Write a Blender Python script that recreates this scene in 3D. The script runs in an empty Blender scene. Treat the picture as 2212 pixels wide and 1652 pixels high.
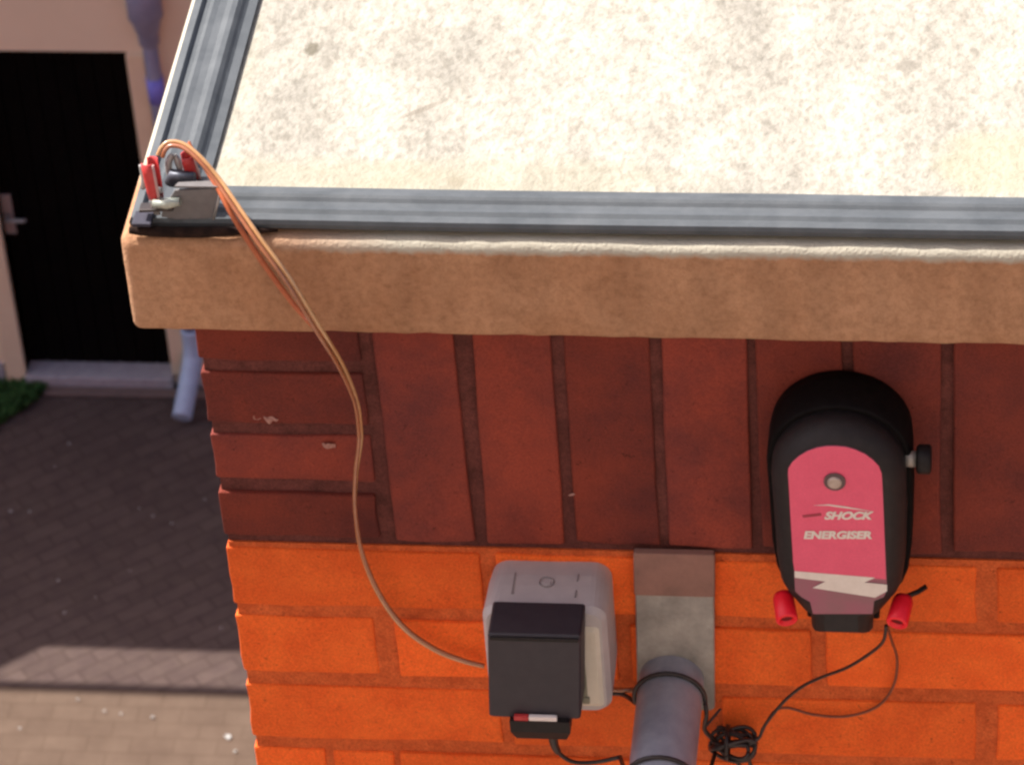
import bpy, bmesh, math, random
from mathutils import Vector, Matrix, noise
random.seed(7)
sc = bpy.context.scene
COL = sc.collection

# ------------------------------------------------------------------ camera
FPX, PITCH, YAW, ROLL = 9036.19, 0.68065082, -0.16147874, 0.08225693
def cam_axes():
    cp, sp = math.cos(PITCH), math.sin(PITCH); cy, sy = math.cos(YAW), math.sin(YAW)
    fwd = Vector((sy*cp, cy*cp, -sp)); right = Vector((cy, -sy, 0)); down = fwd.cross(right)
    cr, sr = math.cos(ROLL), math.sin(ROLL)
    return cr*right + sr*down, -sr*right + cr*down, fwd
RI, DN, FW = cam_axes()
CAM = Vector((0.6486, -2.3495, 1.8485))
def at(x, y, axis, val):
    """point of the place seen at photo position (x, y), on the plane axis = val"""
    d = (x-1106)/FPX*RI + (y-826)/FPX*DN + FW
    return CAM + d*((val - CAM[axis])/d[axis])
def aty(x, y, Y): return at(x, y, 1, Y)
def atz(x, y, Z): return at(x, y, 2, Z)
cd = bpy.data.cameras.new('camera'); cam = bpy.data.objects.new('camera', cd); COL.objects.link(cam)
cam.matrix_world = Matrix((( RI.x, -DN.x, -FW.x, CAM.x), (RI.y, -DN.y, -FW.y, CAM.y), (RI.z, -DN.z, -FW.z, CAM.z), (0, 0, 0, 1)))
cd.sensor_width = 36; cd.lens = 36*FPX/2212; cd.clip_start = .05; cd.clip_end = 500
cd.dof.use_dof = True; cd.dof.focus_distance = 3.02; cd.dof.aperture_fstop = 34
sc.camera = cam

# ------------------------------------------------------------------ sky, sun, exposure
SX, SY = -.8, .40
TO_SUN = Vector((SX, SY, 1)).normalized()
w = bpy.data.worlds.new('World'); sc.world = w; w.use_nodes = True
nt = w.node_tree; bg = nt.nodes['Background']
sky = nt.nodes.new('ShaderNodeTexSky'); sky.sky_type = 'NISHITA'; sky.sun_disc = False
sky.sun_elevation = math.asin(TO_SUN.z); sky.sun_rotation = math.atan2(TO_SUN.x, TO_SUN.y)
sky.air_density = .8; sky.dust_density = 6; sky.ozone_density = .4
tint = nt.nodes.new('ShaderNodeMixRGB'); tint.blend_type = 'MULTIPLY'; tint.inputs[0].default_value = 1; tint.inputs[2].default_value = (.95, .97, 1.06, 1)
nt.links.new(sky.outputs[0], tint.inputs[1]); nt.links.new(tint.outputs[0], bg.inputs[0]); bg.inputs[1].default_value = .10
sd = bpy.data.lights.new('sun', 'SUN'); sd.energy = 5.0; sd.angle = math.radians(.35); sd.color = (1, .955, .88)
sun = bpy.data.objects.new('sun', sd); COL.objects.link(sun)
sun.rotation_euler = (-TO_SUN).to_track_quat('-Z', 'Y').to_euler()
vs = sc.view_settings; vs.view_transform = 'Standard'; vs.look = 'None'; vs.gamma = 1; vs.exposure = .88
sc.cycles.filter_width = 2.6

# ------------------------------------------------------------------ materials
MATS = {}
def mat(name, c1, c2=None, scale=40, rough=.8, bump=0, bscale=None, metal=0, spec=.5, detail=6, lo=.35, hi=.65, coat=0, vary=0, grain=0, gscale=600, pits=0):
    if name in MATS: return MATS[name]
    m = bpy.data.materials.new(name); m.use_nodes = True; n = m.node_tree.nodes; l = m.node_tree.links
    p = n['Principled BSDF']; p.inputs['Roughness'].default_value = rough; p.inputs['Metallic'].default_value = metal
    p.inputs['Specular IOR Level'].default_value = spec; p.inputs['Coat Weight'].default_value = coat
    tc = n.new('ShaderNodeTexCoord'); c2 = c2 or tuple(v*.85 for v in c1)
    nz = n.new('ShaderNodeTexNoise'); nz.inputs['Scale'].default_value = scale; nz.inputs['Detail'].default_value = detail
    nz.inputs['Roughness'].default_value = .65
    l.new(tc.outputs['Object'], nz.inputs['Vector'])
    r = n.new('ShaderNodeValToRGB'); r.color_ramp.elements[0].position = lo; r.color_ramp.elements[1].position = hi
    r.color_ramp.elements[0].color = (*c1, 1); r.color_ramp.elements[1].color = (*c2, 1)
    l.new(nz.outputs[0], r.inputs[0]); out = r.outputs[0]
    if grain:
        g1 = n.new('ShaderNodeTexNoise'); g1.inputs['Scale'].default_value = gscale; g1.inputs['Detail'].default_value = 3; g1.inputs['Roughness'].default_value = .8
        l.new(tc.outputs['Object'], g1.inputs['Vector'])
        gr = n.new('ShaderNodeMapRange'); gr.inputs[1].default_value = .3; gr.inputs[2].default_value = .7; gr.inputs[3].default_value = 1-grain; gr.inputs[4].default_value = 1+grain
        l.new(g1.outputs[0], gr.inputs[0])
        hg = n.new('ShaderNodeHueSaturation'); l.new(gr.outputs[0], hg.inputs['Value']); l.new(out, hg.inputs['Color']); out = hg.outputs[0]
    if pits:
        pn = n.new('ShaderNodeTexNoise'); pn.inputs['Scale'].default_value = 150; pn.inputs['Detail'].default_value = 4; pn.inputs['Roughness'].default_value = .7
        l.new(tc.outputs['Object'], pn.inputs['Vector'])
        pr = n.new('ShaderNodeMapRange'); pr.inputs[1].default_value = .28; pr.inputs[2].default_value = .37; pr.inputs[3].default_value = 1-pits; pr.inputs[4].default_value = 1
        l.new(pn.outputs[0], pr.inputs[0])
        sn = n.new('ShaderNodeTexNoise'); sn.inputs['Scale'].default_value = 5; sn.inputs['Detail'].default_value = 5; l.new(tc.outputs['Object'], sn.inputs['Vector'])
        sr = n.new('ShaderNodeMapRange'); sr.inputs[1].default_value = .3; sr.inputs[2].default_value = .7; sr.inputs[3].default_value = .88; sr.inputs[4].default_value = 1.1
        l.new(sn.outputs[0], sr.inputs[0]); pm = n.new('ShaderNodeMath'); pm.operation = 'MULTIPLY'; l.new(pr.outputs[0], pm.inputs[0]); l.new(sr.outputs[0], pm.inputs[1])
        hp = n.new('ShaderNodeHueSaturation'); l.new(pm.outputs[0], hp.inputs['Value']); l.new(out, hp.inputs['Color']); out = hp.outputs[0]
    if vary:
        a = n.new('ShaderNodeAttribute'); a.attribute_name = 'var'
        hv = n.new('ShaderNodeHueSaturation'); mr = n.new('ShaderNodeMapRange')
        mr.inputs[3].default_value = 1-vary; mr.inputs[4].default_value = 1+vary
        l.new(a.outputs['Fac'], mr.inputs[0]); l.new(mr.outputs[0], hv.inputs['Value']); l.new(out, hv.inputs['Color']); out = hv.outputs[0]
    l.new(out, p.inputs['Base Color'])
    if bump:
        nb = n.new('ShaderNodeTexNoise'); nb.inputs['Scale'].default_value = bscale or scale*4; nb.inputs['Detail'].default_value = 5
        l.new(tc.outputs['Object'], nb.inputs['Vector'])
        b = n.new('ShaderNodeBump'); b.inputs['Strength'].default_value = .6; b.inputs['Distance'].default_value = bump
        l.new(nb.outputs[0], b.inputs['Height']); l.new(b.outputs[0], p.inputs['Normal'])
    MATS[name] = m; m['out'] = 0
    return m
def nodes_of(m): return m.node_tree.nodes, m.node_tree.links, m.node_tree.nodes['Principled BSDF']

# ------------------------------------------------------------------ mesh helpers
class MB:
    def __init__(s): s.v = []; s.f = []; s.sm = []; s.var = []
    def add(s, vs, fs, smooth=False, var=.5):
        o = len(s.v); s.v += [Vector(v) for v in vs]
        for f in fs: s.f.append([i+o for i in f]); s.sm.append(smooth); s.var.append(var)
        return s
    def bm(s, b, smooth=False, var=.5, M=None, jit=0, jscale=40, seed=0):
        b.verts.ensure_lookup_table()
        vs = []
        for v in b.verts:
            c = (M @ v.co) if M else v.co.copy()
            if jit: c = c + jit*noise.noise_vector(c*jscale + Vector((seed*3.1, seed*1.7, 0)))
            vs.append(c)
        s.add(vs, [[x.index for x in f.verts] for f in b.faces], smooth, var); b.free(); return s
    def box(s, lo, hi, bevel=0, seg=2, smooth=False, var=.5, M=None, jit=0, jscale=40, seed=0, cuts=0):
        lo, hi = Vector(lo), Vector(hi); b = bmesh.new(); bmesh.ops.create_cube(b, size=1)
        for v in b.verts: v.co = Vector(((lo[i]+hi[i])/2 + v.co[i]*(hi[i]-lo[i]) for i in range(3)))
        if cuts: bmesh.ops.subdivide_edges(b, edges=b.edges[:], cuts=cuts, use_grid_fill=True)
        if bevel:
            es = [e for e in b.edges if e.calc_face_angle(0) > .5]
            bmesh.ops.bevel(b, geom=es, offset=bevel, segments=seg, affect='EDGES', profile=.5)
        b.verts.index_update(); return s.bm(b, smooth, var, M, jit, jscale, seed)
    def tube(s, pts, r, n=12, cap=True, smooth=True, var=.5):
        pts = [Vector(p) for p in pts]; rs = r if isinstance(r, (list, tuple)) else [r]*len(pts)
        vs = []; fs = []; up = None
        for i, p in enumerate(pts):
            t = (pts[min(i+1, len(pts)-1)] - pts[max(i-1, 0)]).normalized()
            if up is None: up = t.orthogonal().normalized()
            up = (up - t*up.dot(t)).normalized(); sd_ = t.cross(up)
            for k in range(n):
                a = 2*math.pi*k/n; vs.append(p + rs[i]*(math.cos(a)*up + math.sin(a)*sd_))
        for i in range(len(pts)-1):
            for k in range(n): fs.append([i*n+k, i*n+(k+1)%n, (i+1)*n+(k+1)%n, (i+1)*n+k])
        s.add(vs, fs, smooth, var)
        if cap:
            o = len(s.v)-len(vs); s.f.append([o+k for k in range(n)][::-1]); s.sm.append(False); s.var.append(var)
            o2 = o+(len(pts)-1)*n; s.f.append([o2+k for k in range(n)]); s.sm.append(False); s.var.append(var)
        return s
    def loft(s, rings, smooth=True, cap0=True, cap1=True, var=.5):
        n = len(rings[0]); vs = [p for r in rings for p in r]; fs = []
        for i in range(len(rings)-1):
            for k in range(n): fs.append([i*n+k, i*n+(k+1)%n, (i+1)*n+(k+1)%n, (i+1)*n+k])
        s.add(vs, fs, smooth, var); o = len(s.v)-len(vs)
        if cap0: s.f.append([o+k for k in range(n)][::-1]); s.sm.append(False); s.var.append(var)
        if cap1: s.f.append([o+(len(rings)-1)*n+k for k in range(n)]); s.sm.append(False); s.var.append(var)
        return s
    def prism(s, poly, off, var=.5, bevel=0):
        """polygon of 3-D points pushed along off"""
        poly = [Vector(p) for p in poly]; off = Vector(off); n = len(poly)
        return s.loft([poly, [p+off for p in poly]], smooth=False, var=var)
    def build(s, name, m, parent=None, origin=None, uvar=False):
        o = Vector(parent.get('_w', (0, 0, 0))) if parent else Vector(origin or (0, 0, 0))
        me = bpy.data.meshes.new(name); me.from_pydata([v-o for v in s.v], [], s.f); me.validate()
        b = bmesh.new(); b.from_mesh(me); bmesh.ops.recalc_face_normals(b, faces=b.faces[:]); b.to_mesh(me); b.free()
        if len(me.polygons) == len(s.sm): me.polygons.foreach_set('use_smooth', s.sm)
        if uvar and len(me.polygons) == len(s.var):
            at_ = me.attributes.new('var', 'FLOAT', 'FACE'); at_.data.foreach_set('value', s.var)
        me.materials.append(m); me.update()
        ob = bpy.data.objects.new(name, me); COL.objects.link(ob); ob['_w'] = tuple(o)
        if parent: ob.parent = parent
        else: ob.location = o
        return ob
def tag(o, label=None, cat=None, group=None, kind=None):
    if label: o['label'] = label
    if cat: o['category'] = cat
    if group: o['group'] = group
    if kind: o['kind'] = kind
    return o
def thing(name, loc, label, cat, group=None):
    o = bpy.data.objects.new(name, None); COL.objects.link(o); o.location = loc; o['_w'] = tuple(loc); o.empty_display_size = .05
    return tag(o, label, cat, group)
def smooth_path(P, n=8):
    P = [Vector(p) for p in P]; out = []
    for i in range(len(P)-1):
        a, b, c, d = P[max(i-1, 0)], P[i], P[i+1], P[min(i+2, len(P)-1)]
        for k in range(n):
            t = k/n
            out.append(.5*((2*b) + (c-a)*t + (2*a-5*b+4*c-d)*t*t + (3*b-a-3*c+d)*t*t*t))
    out.append(P[-1]); return out

GZ = -11.232         # ground level
FY = 13.53           # front of the building across the yard

# ------------------------------------------------------------------ materials of the place
M_orange = mat('orange_brick', (.74, .103, .014), (.85, .145, .022), 28, .8, .0008, 700, vary=.14, grain=.24, pits=.45, spec=.25)
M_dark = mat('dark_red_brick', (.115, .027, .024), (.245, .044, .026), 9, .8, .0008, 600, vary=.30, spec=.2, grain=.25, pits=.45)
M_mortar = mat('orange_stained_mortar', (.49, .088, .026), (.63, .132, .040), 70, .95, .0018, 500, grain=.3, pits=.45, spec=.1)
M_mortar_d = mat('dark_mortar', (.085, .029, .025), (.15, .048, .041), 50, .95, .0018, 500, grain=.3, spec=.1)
M_alu = mat('weathered_aluminium', (.066, .074, .083), (.098, .107, .117), 30, .6, .0003, 800, spec=.2)
M_copper = mat('copper_core_sleeve', (.27, .085, .028), (.34, .11, .040), 120, .25, spec=.7, coat=.8)
M_gold = mat('gold_core_sleeve', (.46, .225, .085), (.54, .29, .12), 120, .22, spec=.8, coat=1)
M_rust = mat('orange_core_sleeve', (.38, .085, .030), (.46, .12, .042), 120, .4)
M_redplast = mat('red_plastic', (.42, .022, .022), (.50, .04, .038), 200, .5)
M_steel = mat('bright_steel', (.30, .29, .28), (.40, .38, .37), 200, .45, metal=.5)
M_black = mat('black_plastic', (.010, .008, .008), (.017, .013, .013), 150, .5, .0002, 1500, spec=.22)
M_cable = mat('black_cable_sheath', (.014, .009, .009), (.03, .018, .016), 150, .4)

# ------------------------------------------------------------------ ground
def paving_material():
    m = mat('clinker_paving', (.086, .058, .053), (.108, .075, .065), 9, .95, spec=.15); n, l, p = nodes_of(m)
    ramp = [x for x in n if x.type == 'VALTORGB'][0]
    tc = [x for x in n if x.type == 'TEX_COORD'][0]
    mp = n.new('ShaderNodeMapping'); mp.inputs['Rotation'].default_value = (0, 0, math.radians(-38)); l.new(tc.outputs['Object'], mp.inputs[0])
    br = n.new('ShaderNodeTexBrick'); br.inputs['Scale'].default_value = 1; br.inputs['Brick Width'].default_value = .21; br.inputs['Row Height'].default_value = .085
    br.inputs['Mortar Size'].default_value = .009; br.inputs['Mortar Smooth'].default_value = .6; br.inputs['Bias'].default_value = 0
    br.inputs['Color1'].default_value = (1, 1, 1, 1); br.inputs['Color2'].default_value = (.84, .83, .83, 1); br.inputs['Mortar'].default_value = (.72, .70, .68, 1)
    l.new(mp.outputs[0], br.inputs['Vector'])
    mx = n.new('ShaderNodeMixRGB'); mx.blend_type = 'MULTIPLY'; mx.inputs[0].default_value = 1
    l.new(ramp.outputs[0], mx.inputs[1]); l.new(br.outputs[0], mx.inputs[2]); l.new(mx.outputs[0], p.inputs['Base Color'])
    return m
g = MB(); g.add([(-120, -120, GZ), (120, -120, GZ), (120, 120, GZ), (-120, 120, GZ)], [[0, 1, 2, 3]])
tag(g.build('paved_ground', paving_material()), kind='structure')

# strip laid in straight courses nearer to the brick wall
def straight_paving():
    m = mat('straight_paving_brick', (.115, .077, .056), (.142, .097, .071), 7, .95, spec=.15); n, l, p = nodes_of(m)
    ramp = [x for x in n if x.type == 'VALTORGB'][0]; tc = [x for x in n if x.type == 'TEX_COORD'][0]
    br = n.new('ShaderNodeTexBrick'); br.inputs['Scale'].default_value = 1; br.inputs['Brick Width'].default_value = .2; br.inputs['Row Height'].default_value = .1
    br.inputs['Mortar Size'].default_value = .007; br.inputs['Mortar Smooth'].default_value = .8
    br.inputs['Color1'].default_value = (1, 1, 1, 1); br.inputs['Color2'].default_value = (.93, .92, .92, 1); br.inputs['Mortar'].default_value = (.80, .78, .76, 1)
    l.new(tc.outputs['Object'], br.inputs['Vector'])
    mx = n.new('ShaderNodeMixRGB'); mx.blend_type = 'MULTIPLY'; mx.inputs[0].default_value = 1
    l.new(ramp.outputs[0], mx.inputs[1]); l.new(br.outputs[0], mx.inputs[2]); l.new(mx.outputs[0], p.inputs['Base Color'])
    return m
ys = atz(300, 1492, GZ).y
g = MB(); g.add([(-30, -30, GZ+.004), (30, -30, GZ+.004), (30, ys, GZ+.004), (-30, ys, GZ+.004)], [[0, 1, 2, 3]])
tag(g.build('paved_path', straight_paving()), kind='structure')

# ------------------------------------------------------------------ plastered building across the yard
PL = mat('cream_plaster', (.74, .57, .42), (.78, .61, .46), 1.5, .95, .002, 60)
M_frame = mat('cream_painted_frame', (.70, .52, .36), (.76, .58, .41), 6, .7)
M_door = mat('black_stained_planks', (.0018, .0012, .0012), (.0034, .0022, .0018), 8, .9, spec=.06)
M_stone = mat('grey_sill_stone', (.30, .265, .285), (.38, .34, .36), 20, .9, .002, 90)
M_zinc = mat('blue_grey_pvc', (.19, .18, .27), (.25, .24, .34), 12, .5)
bd = thing('plastered_building', (-4.5, FY, GZ), 'low cream plastered building across the paved yard, with a black plank door', 'building')
dl, dr = aty(58, 800, FY).x, aty(325, 460, FY).x       # door opening
dt, dbm = aty(278, 113, FY).z, aty(210, 798, FY).z
def caster(x, y):
    p = atz(x, y, GZ); t = (FY-p.y)/SY; return Vector((p.x+SX*t, FY, p.z+t))
RT = caster(300, 1402).z; ca, cb_ = caster(90, 1395), caster(0, 1440); sl_ = (cb_.z-ca.z)/(ca.x-cb_.x)
wl = MB()
xs0, xs1 = -14.0, 3.0
wl.box((xs0, FY, GZ), (dl, FY+.3, dt))
wl.box((dr, FY, GZ), (xs1, FY+.3, dt))
wl.prism([(xs0, FY, dt), (xs1, FY, dt), (xs1, FY, RT), (ca.x, FY, RT), (ca.x-2, FY, RT+2*sl_), (xs0, FY, RT-1.6)], (0, .3, 0))
wl.box((xs0, FY+.3, GZ), (xs0+.3, FY+4, RT-2.2)); wl.box((xs1-.3, FY+.3, GZ), (xs1, FY+4, RT-.2))
wl.build('wall', PL, bd)
rf = MB(); rf.box((-7.3, FY+.31, RT-.16), (xs1-.02, FY+4, RT-.06)); rf.build('roof', M_zinc, bd)
pz = MB(); pz.box((xs0, FY-.025, GZ), (dl-.11, FY-.001, GZ+.12)); pz.box((dr+.13, FY-.02, GZ), (xs1, FY-.001, GZ+.1)); pz.build('plinth', M_stone, bd)
df = MB()
df.box((dr-.002, FY-.03, dbm), (dr+.085, FY+.12, dt), .004)
df.box((dl-.10, FY-.03, GZ+.02), (dl+.0, FY+.12, dt), .004)
df.build('door_frame', M_frame, bd)
do = MB()
npl = 8
for i in range(npl):
    a = dl + .002 + (dr-dl-.006)*i/npl; b = dl + .002 + (dr-dl-.006)*(i+1)/npl
    do.box((a, FY+.07, dbm-.010), (b-.004, FY+.11, dt-.004), .004)
do.box((dl+.002, FY+.112, dbm-.010), (dr-.004, FY+.13, dt-.004))
dob = do.build('door', M_door, bd)
hz = aty(28, 466, FY+.05).z; hx = aty(16, 466, FY+.05).x
hd = MB(); hd.box((hx-.028, FY+.058, hz-.12), (hx+.028, FY+.0695, hz+.12), .004); hd.build('handle_plate', mat('dull_alloy', (.30, .24, .23), (.36, .29, .28), 60, .5, metal=.3), dob)
hd = MB(); hd.tube([(hx+.005, FY+.06, hz), (hx+.005, FY+.01, hz)], .009); hd.tube([(hx-.002, FY+.01, hz), (hx+.085, FY+.008, hz), (hx+.10, FY+.016, hz)], .0095)
hd.build('handle', M_steel, dob)
th = MB(); th.box((dl-.0, FY-.055, GZ+.004), (dr+.0, FY+.16, dbm-.012), .008); th.build('threshold', M_stone, bd)
rl = MB(); rz = caster(300, 1490).z
rl.tube([(-13, FY, rz), (2.9, FY, rz)], .034)
for x in (-9.3, -3.1, 2.8): rl.tube([(x, FY+.1, RT-.3), (x, FY+.1, rz)], .018)
rl.build('roof_rail', M_zinc, bd)

kb = MB(); a = atz(135, 850, GZ+.02); b = atz(405, 852, GZ+.02)
kb.box((dl+.10, a.y-.005, GZ+.004), (b.x+.1, FY-.058, GZ+.02), .006)
tag(kb.build('doorstep', mat('brown_step', (.13, .085, .075), (.17, .11, .095), 14, .95)), 'brown flat step of brick in front of the black door threshold', 'step')

# downpipe beside the door
pipe = thing('downpipe', (-3.45, FY-.07, GZ), 'blue grey downpipe with a slanted foot beside the black door', 'downpipe')
PY = FY-.06
p0 = aty(317, 60, PY); p1 = aty(418, 750, PY)
px = (p0.x+p1.x)/2
m_ = MB(); m_.tube([(px, PY, p1.z), (px, PY, -8.2)], .036, 16); m_.build('pipe', M_zinc, pipe)
m_ = MB(); z9 = aty(320, 52, PY).z
zz = lambda y: aty(320, y, PY).z
m_.tube([(px, PY, zz(96)), (px, PY, zz(92)), (px, PY, zz(70)), (px, PY, zz(66)), (px, PY, zz(46)), (px, PY, zz(38)), (px, PY, zz(34)), (px, PY, zz(0)), (px, PY, zz(-60))], [.042, .049, .050, .056, .068, .078, .084, .082, .084], 18); m_.build('hopper', M_zinc, pipe)
m_ = MB(); z9 = aty(331, 190, PY).z
m_.tube([(px, PY, z9-.075), (px, PY, z9+.06)], .041, 16); m_.build('coupling', mat('blue_plastic', (.17, .16, .60), (.22, .21, .70), 30, .5), pipe)
q = atz(393, 902, GZ+.06)
m_ = MB(); m_.tube(smooth_path([(px, PY, p1.z+.12), (px, PY, p1.z), (px-.01, PY-.05, p1.z-.09), q], 6), .05, 16)
m_.build('shoe', mat('pale_blue_grey_pvc', (.36, .42, .56), (.44, .51, .66), 14, .5), pipe)

# weeds by the door
wd = MB()
poly = [atz(x, y, GZ) for x, y in ((-60, 840), (30, 832), (112, 826), (85, 862), (30, 900), (-60, 960))]
def inside(pt):
    c = False
    for i in range(len(poly)):
        a, b = poly[i], poly[i-1]
        if (a.y > pt.y) != (b.y > pt.y) and pt.x < (b.x-a.x)*(pt.y-a.y)/(b.y-a.y)+a.x: c = not c
    return c
x0, x1 = min(p.x for p in poly), max(p.x for p in poly); y0, y1 = min(p.y for p in poly), max(p.y for p in poly)
k = 0
while k < 1500:
    pt = Vector((random.uniform(x0, x1), random.uniform(y0, y1), GZ))
    if not inside(pt): continue
    k += 1; h = random.uniform(.02, .06); a = random.uniform(0, 6.28); d = Vector((math.cos(a), math.sin(a), 0)); s_ = Vector((-d.y, d.x, 0))*random.uniform(.006, .014)
    wd.add([pt-s_, pt+s_, pt+s_*.8+d*h*.3+Vector((0, 0, h*.6)), pt-s_*.8+d*h*.3+Vector((0, 0, h*.6)), pt+d*h*.8+Vector((0, 0, h))], [[0, 1, 2, 3], [3, 2, 4]])
tag(wd.build('grass', mat('moss_green', (.012, .05, .006), (.03, .09, .012), 20, .9)), kind='stuff')
# bits of litter on the paving
lt = MB()
for (x, y, s) in ((150, 958, .012), (22, 1103, .014), (64, 1104, .01), (118, 1008, .01), (330, 1114, .01), (443, 1078, .011), (300, 1097, .008), (125, 1253, .010), (206, 1290, .007), (140, 1322, .011), (476, 1355, .009), (168, 1510, .014), (225, 1535, .012), (262, 1540, .012), (330, 1548, .016), (42, 1572, .01), (492, 1590, .026), (508, 1622, .014), (280, 1232, .007), (370, 1130, .009)):
    p = atz(x, y, GZ+.012); b = bmesh.new(); bmesh.ops.create_icosphere(b, subdivisions=1, radius=s*.62)
    lt.bm(b, False, .5, Matrix.Translation(p) @ Matrix.Diagonal((1, random.uniform(.6, 1), .4, 1)), jit=s*.5, jscale=60)
tag(lt.build('litter', mat('pale_grit', (.38, .36, .34), (.5, .5, .47), 30, .6)), kind='stuff')

# unseen house at the viewpoint, added so its sunlit front bounces light
hs = thing('unseen_bounce_house', (1, -3.6, GZ), 'tall pale plastered house at the viewpoint, unseen, added to bounce light onto the brick wall', 'house')
mb = MB(); mb.box((-3.2, -7.5, GZ), (7, -3.6, 5.2)); mb.build('wall', mat('unseen_house_plaster', (.57, .50, .43), (.62, .55, .47), 1.2, .95, .002, 60), hs)  # wall of the unseen house added to bounce light
mb = MB()
for i in range(3):
    for j in range(3):
        mb = MB(); x = -1.6+2.9*i; z = -7.6+3.1*j; mb.box((x, -3.62, z), (x+1.0, -3.594, z+1.4), .01)
        mb.build('unseen_house_window', mat('unseen_house_glass', (.02, .022, .025), (.03, .032, .035), 2, .08), hs)

# ------------------------------------------------------------------ brick wall in front
WX0, WX1 = .034, 3.2
bw = thing('brick_wall', (1.0, 0, GZ), 'orange brick wall with a dark red soldier course under the concrete roof slab', 'wall')
core = MB()
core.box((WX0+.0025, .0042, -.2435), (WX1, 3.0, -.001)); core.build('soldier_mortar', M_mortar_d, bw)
core = MB(); core.box((WX0+.0025, .0024, -1.6), (WX1, 3.0, -.2436)); core.build('mortar', M_mortar, bw)
def lower_brick():
    m = mat('lower_brickwork', (.6, .085, .012), (.7, .11, .016), 9, .8); n, l, p = nodes_of(m)
    ramp = [x for x in n if x.type == 'VALTORGB'][0]; tc = [x for x in n if x.type == 'TEX_COORD'][0]
    mp = n.new('ShaderNodeMapping'); mp.inputs['Rotation'].default_value = (math.radians(90), 0, 0); l.new(tc.outputs['Object'], mp.inputs[0])
    br = n.new('ShaderNodeTexBrick'); br.inputs['Scale'].default_value = 1; br.inputs['Brick Width'].default_value = .21; br.inputs['Row Height'].default_value = .0715
    br.inputs['Mortar Size'].default_value = .006; br.inputs['Color1'].default_value = (1, 1, 1, 1); br.inputs['Color2'].default_value = (.85, .85, .85, 1); br.inputs['Mortar'].default_value = (.7, .9, 1, 1)
    l.new(mp.outputs[0], br.inputs['Vector'])
    mx = n.new('ShaderNodeMixRGB'); mx.blend_type = 'MULTIPLY'; mx.inputs[0].default_value = 1
    l.new(ramp.outputs[0], mx.inputs[1]); l.new(br.outputs[0], mx.inputs[2]); l.new(mx.outputs[0], p.inputs['Base Color'])
    return m
core = MB(); core.box((WX0, 0, GZ), (WX1, 3.0, -1.602)); core.build('lower_wall', lower_brick(), bw)
ob_ = MB(); sdn = 0
def brick(mb, a, b, z0, z1, yf=0.0, depth=.10, rot=.5):
    global sdn; sdn += 1
    yo = yf + random.uniform(-.0012, .0012)
    j = lambda: random.uniform(-.0012, .0012)
    M = Matrix.Rotation(math.radians(random.uniform(-rot, rot)), 4, 'Y')
    if a <= WX0+.001: M = Matrix.Identity(4)
    c = Vector(((a+b)/2, 0, (z0+z1)/2)); M = Matrix.Translation(c) @ M @ Matrix.Translation(-c)
    mb.box((a if a <= WX0+.001 else a+j(), yo, z0+j()), (b+j(), yo+depth, z1+j()), .0018, 2, False, random.random(), M, jit=.0016, jscale=38, seed=sdn, cuts=3)
rows = {0: (-.306, -.2497, [(.034, .231), (.243, .395), (.407, .606), (.621, .820)]),
        1: (-.3768, -.3188, [(.034, .143), (.158, .330), (.342, .479), (.492, .690)]),
        2: (-.449, -.3915, [(.0345, .235), (.243, .398), (.410, .6055), (.6215, .820)]),
        3: (-.521, -.461, [(.034, .0905), (.098, .1455), (.152, .350), (.362, .560), (.572, .770)])}
for r in range(0, 19):
    if r in rows:
        z0, z1, bl = rows[r]
    else:
        z1 = -.461-.0715*(r-3); z0 = z1-.060; bl = [(.034, .230 if r % 2 == 0 else .13)]
    x = bl[-1][1]; bl = list(bl)
    while x < WX1-.05:
        a = x+.012; bl.append((a, min(a+.198, WX1))); x = a+.198
    for a, b in bl: brick(ob_, a, b, z0, z1)
def side_bricks(mb, z0, z1, k):     # left return of the wall, running back from the corner
    y = .112 + (.105 if k % 2 else 0)
    if k % 2: mb.box((WX0, .112, z0), (WX0+.03, .205, z1), .0018, 2, False, random.random())
    while y < 2.95:
        mb.box((WX0+random.uniform(0, .001), y, z0), (WX0+.03, min(y+.198, 2.98), z1), .0018, 2, False, random.random()); y += .21
for r in range(0, 19):
    z0, z1 = rows[r][:2] if r in rows else (-.521-.0715*(r-3), -.461-.0715*(r-3))
    side_bricks(ob_, z0, z1, r)
ob_.build('brickwork', M_orange, bw, uvar=True)
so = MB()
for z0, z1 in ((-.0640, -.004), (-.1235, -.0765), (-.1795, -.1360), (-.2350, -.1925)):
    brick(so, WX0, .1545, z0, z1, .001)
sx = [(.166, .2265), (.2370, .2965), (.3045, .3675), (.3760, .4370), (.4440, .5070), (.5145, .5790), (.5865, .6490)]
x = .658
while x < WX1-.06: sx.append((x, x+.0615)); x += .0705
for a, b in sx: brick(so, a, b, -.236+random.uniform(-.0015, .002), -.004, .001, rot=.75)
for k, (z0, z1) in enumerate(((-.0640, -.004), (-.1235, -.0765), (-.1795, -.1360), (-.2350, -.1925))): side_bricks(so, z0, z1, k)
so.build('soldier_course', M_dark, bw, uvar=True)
ch = MB()
for (x, y, s) in ((712, 962, .0045), (585, 905, .005), (560, 902, .004), (1235, 1068, .0022), (1196, 958, .0025)):
    p = aty(x, y, .0006); b = bmesh.new(); bmesh.ops.create_icosphere(b, subdivisions=2, radius=s)
    ch.bm(b, False, .5, Matrix.Translation(p) @ Matrix.Diagonal((1.2, .15, .55, 1)), jit=s*.6, jscale=260)
ch.build('mortar_splash', mat('pale_mortar', (.32, .15, .12), (.42, .22, .18), 300, .95), bw)

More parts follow.
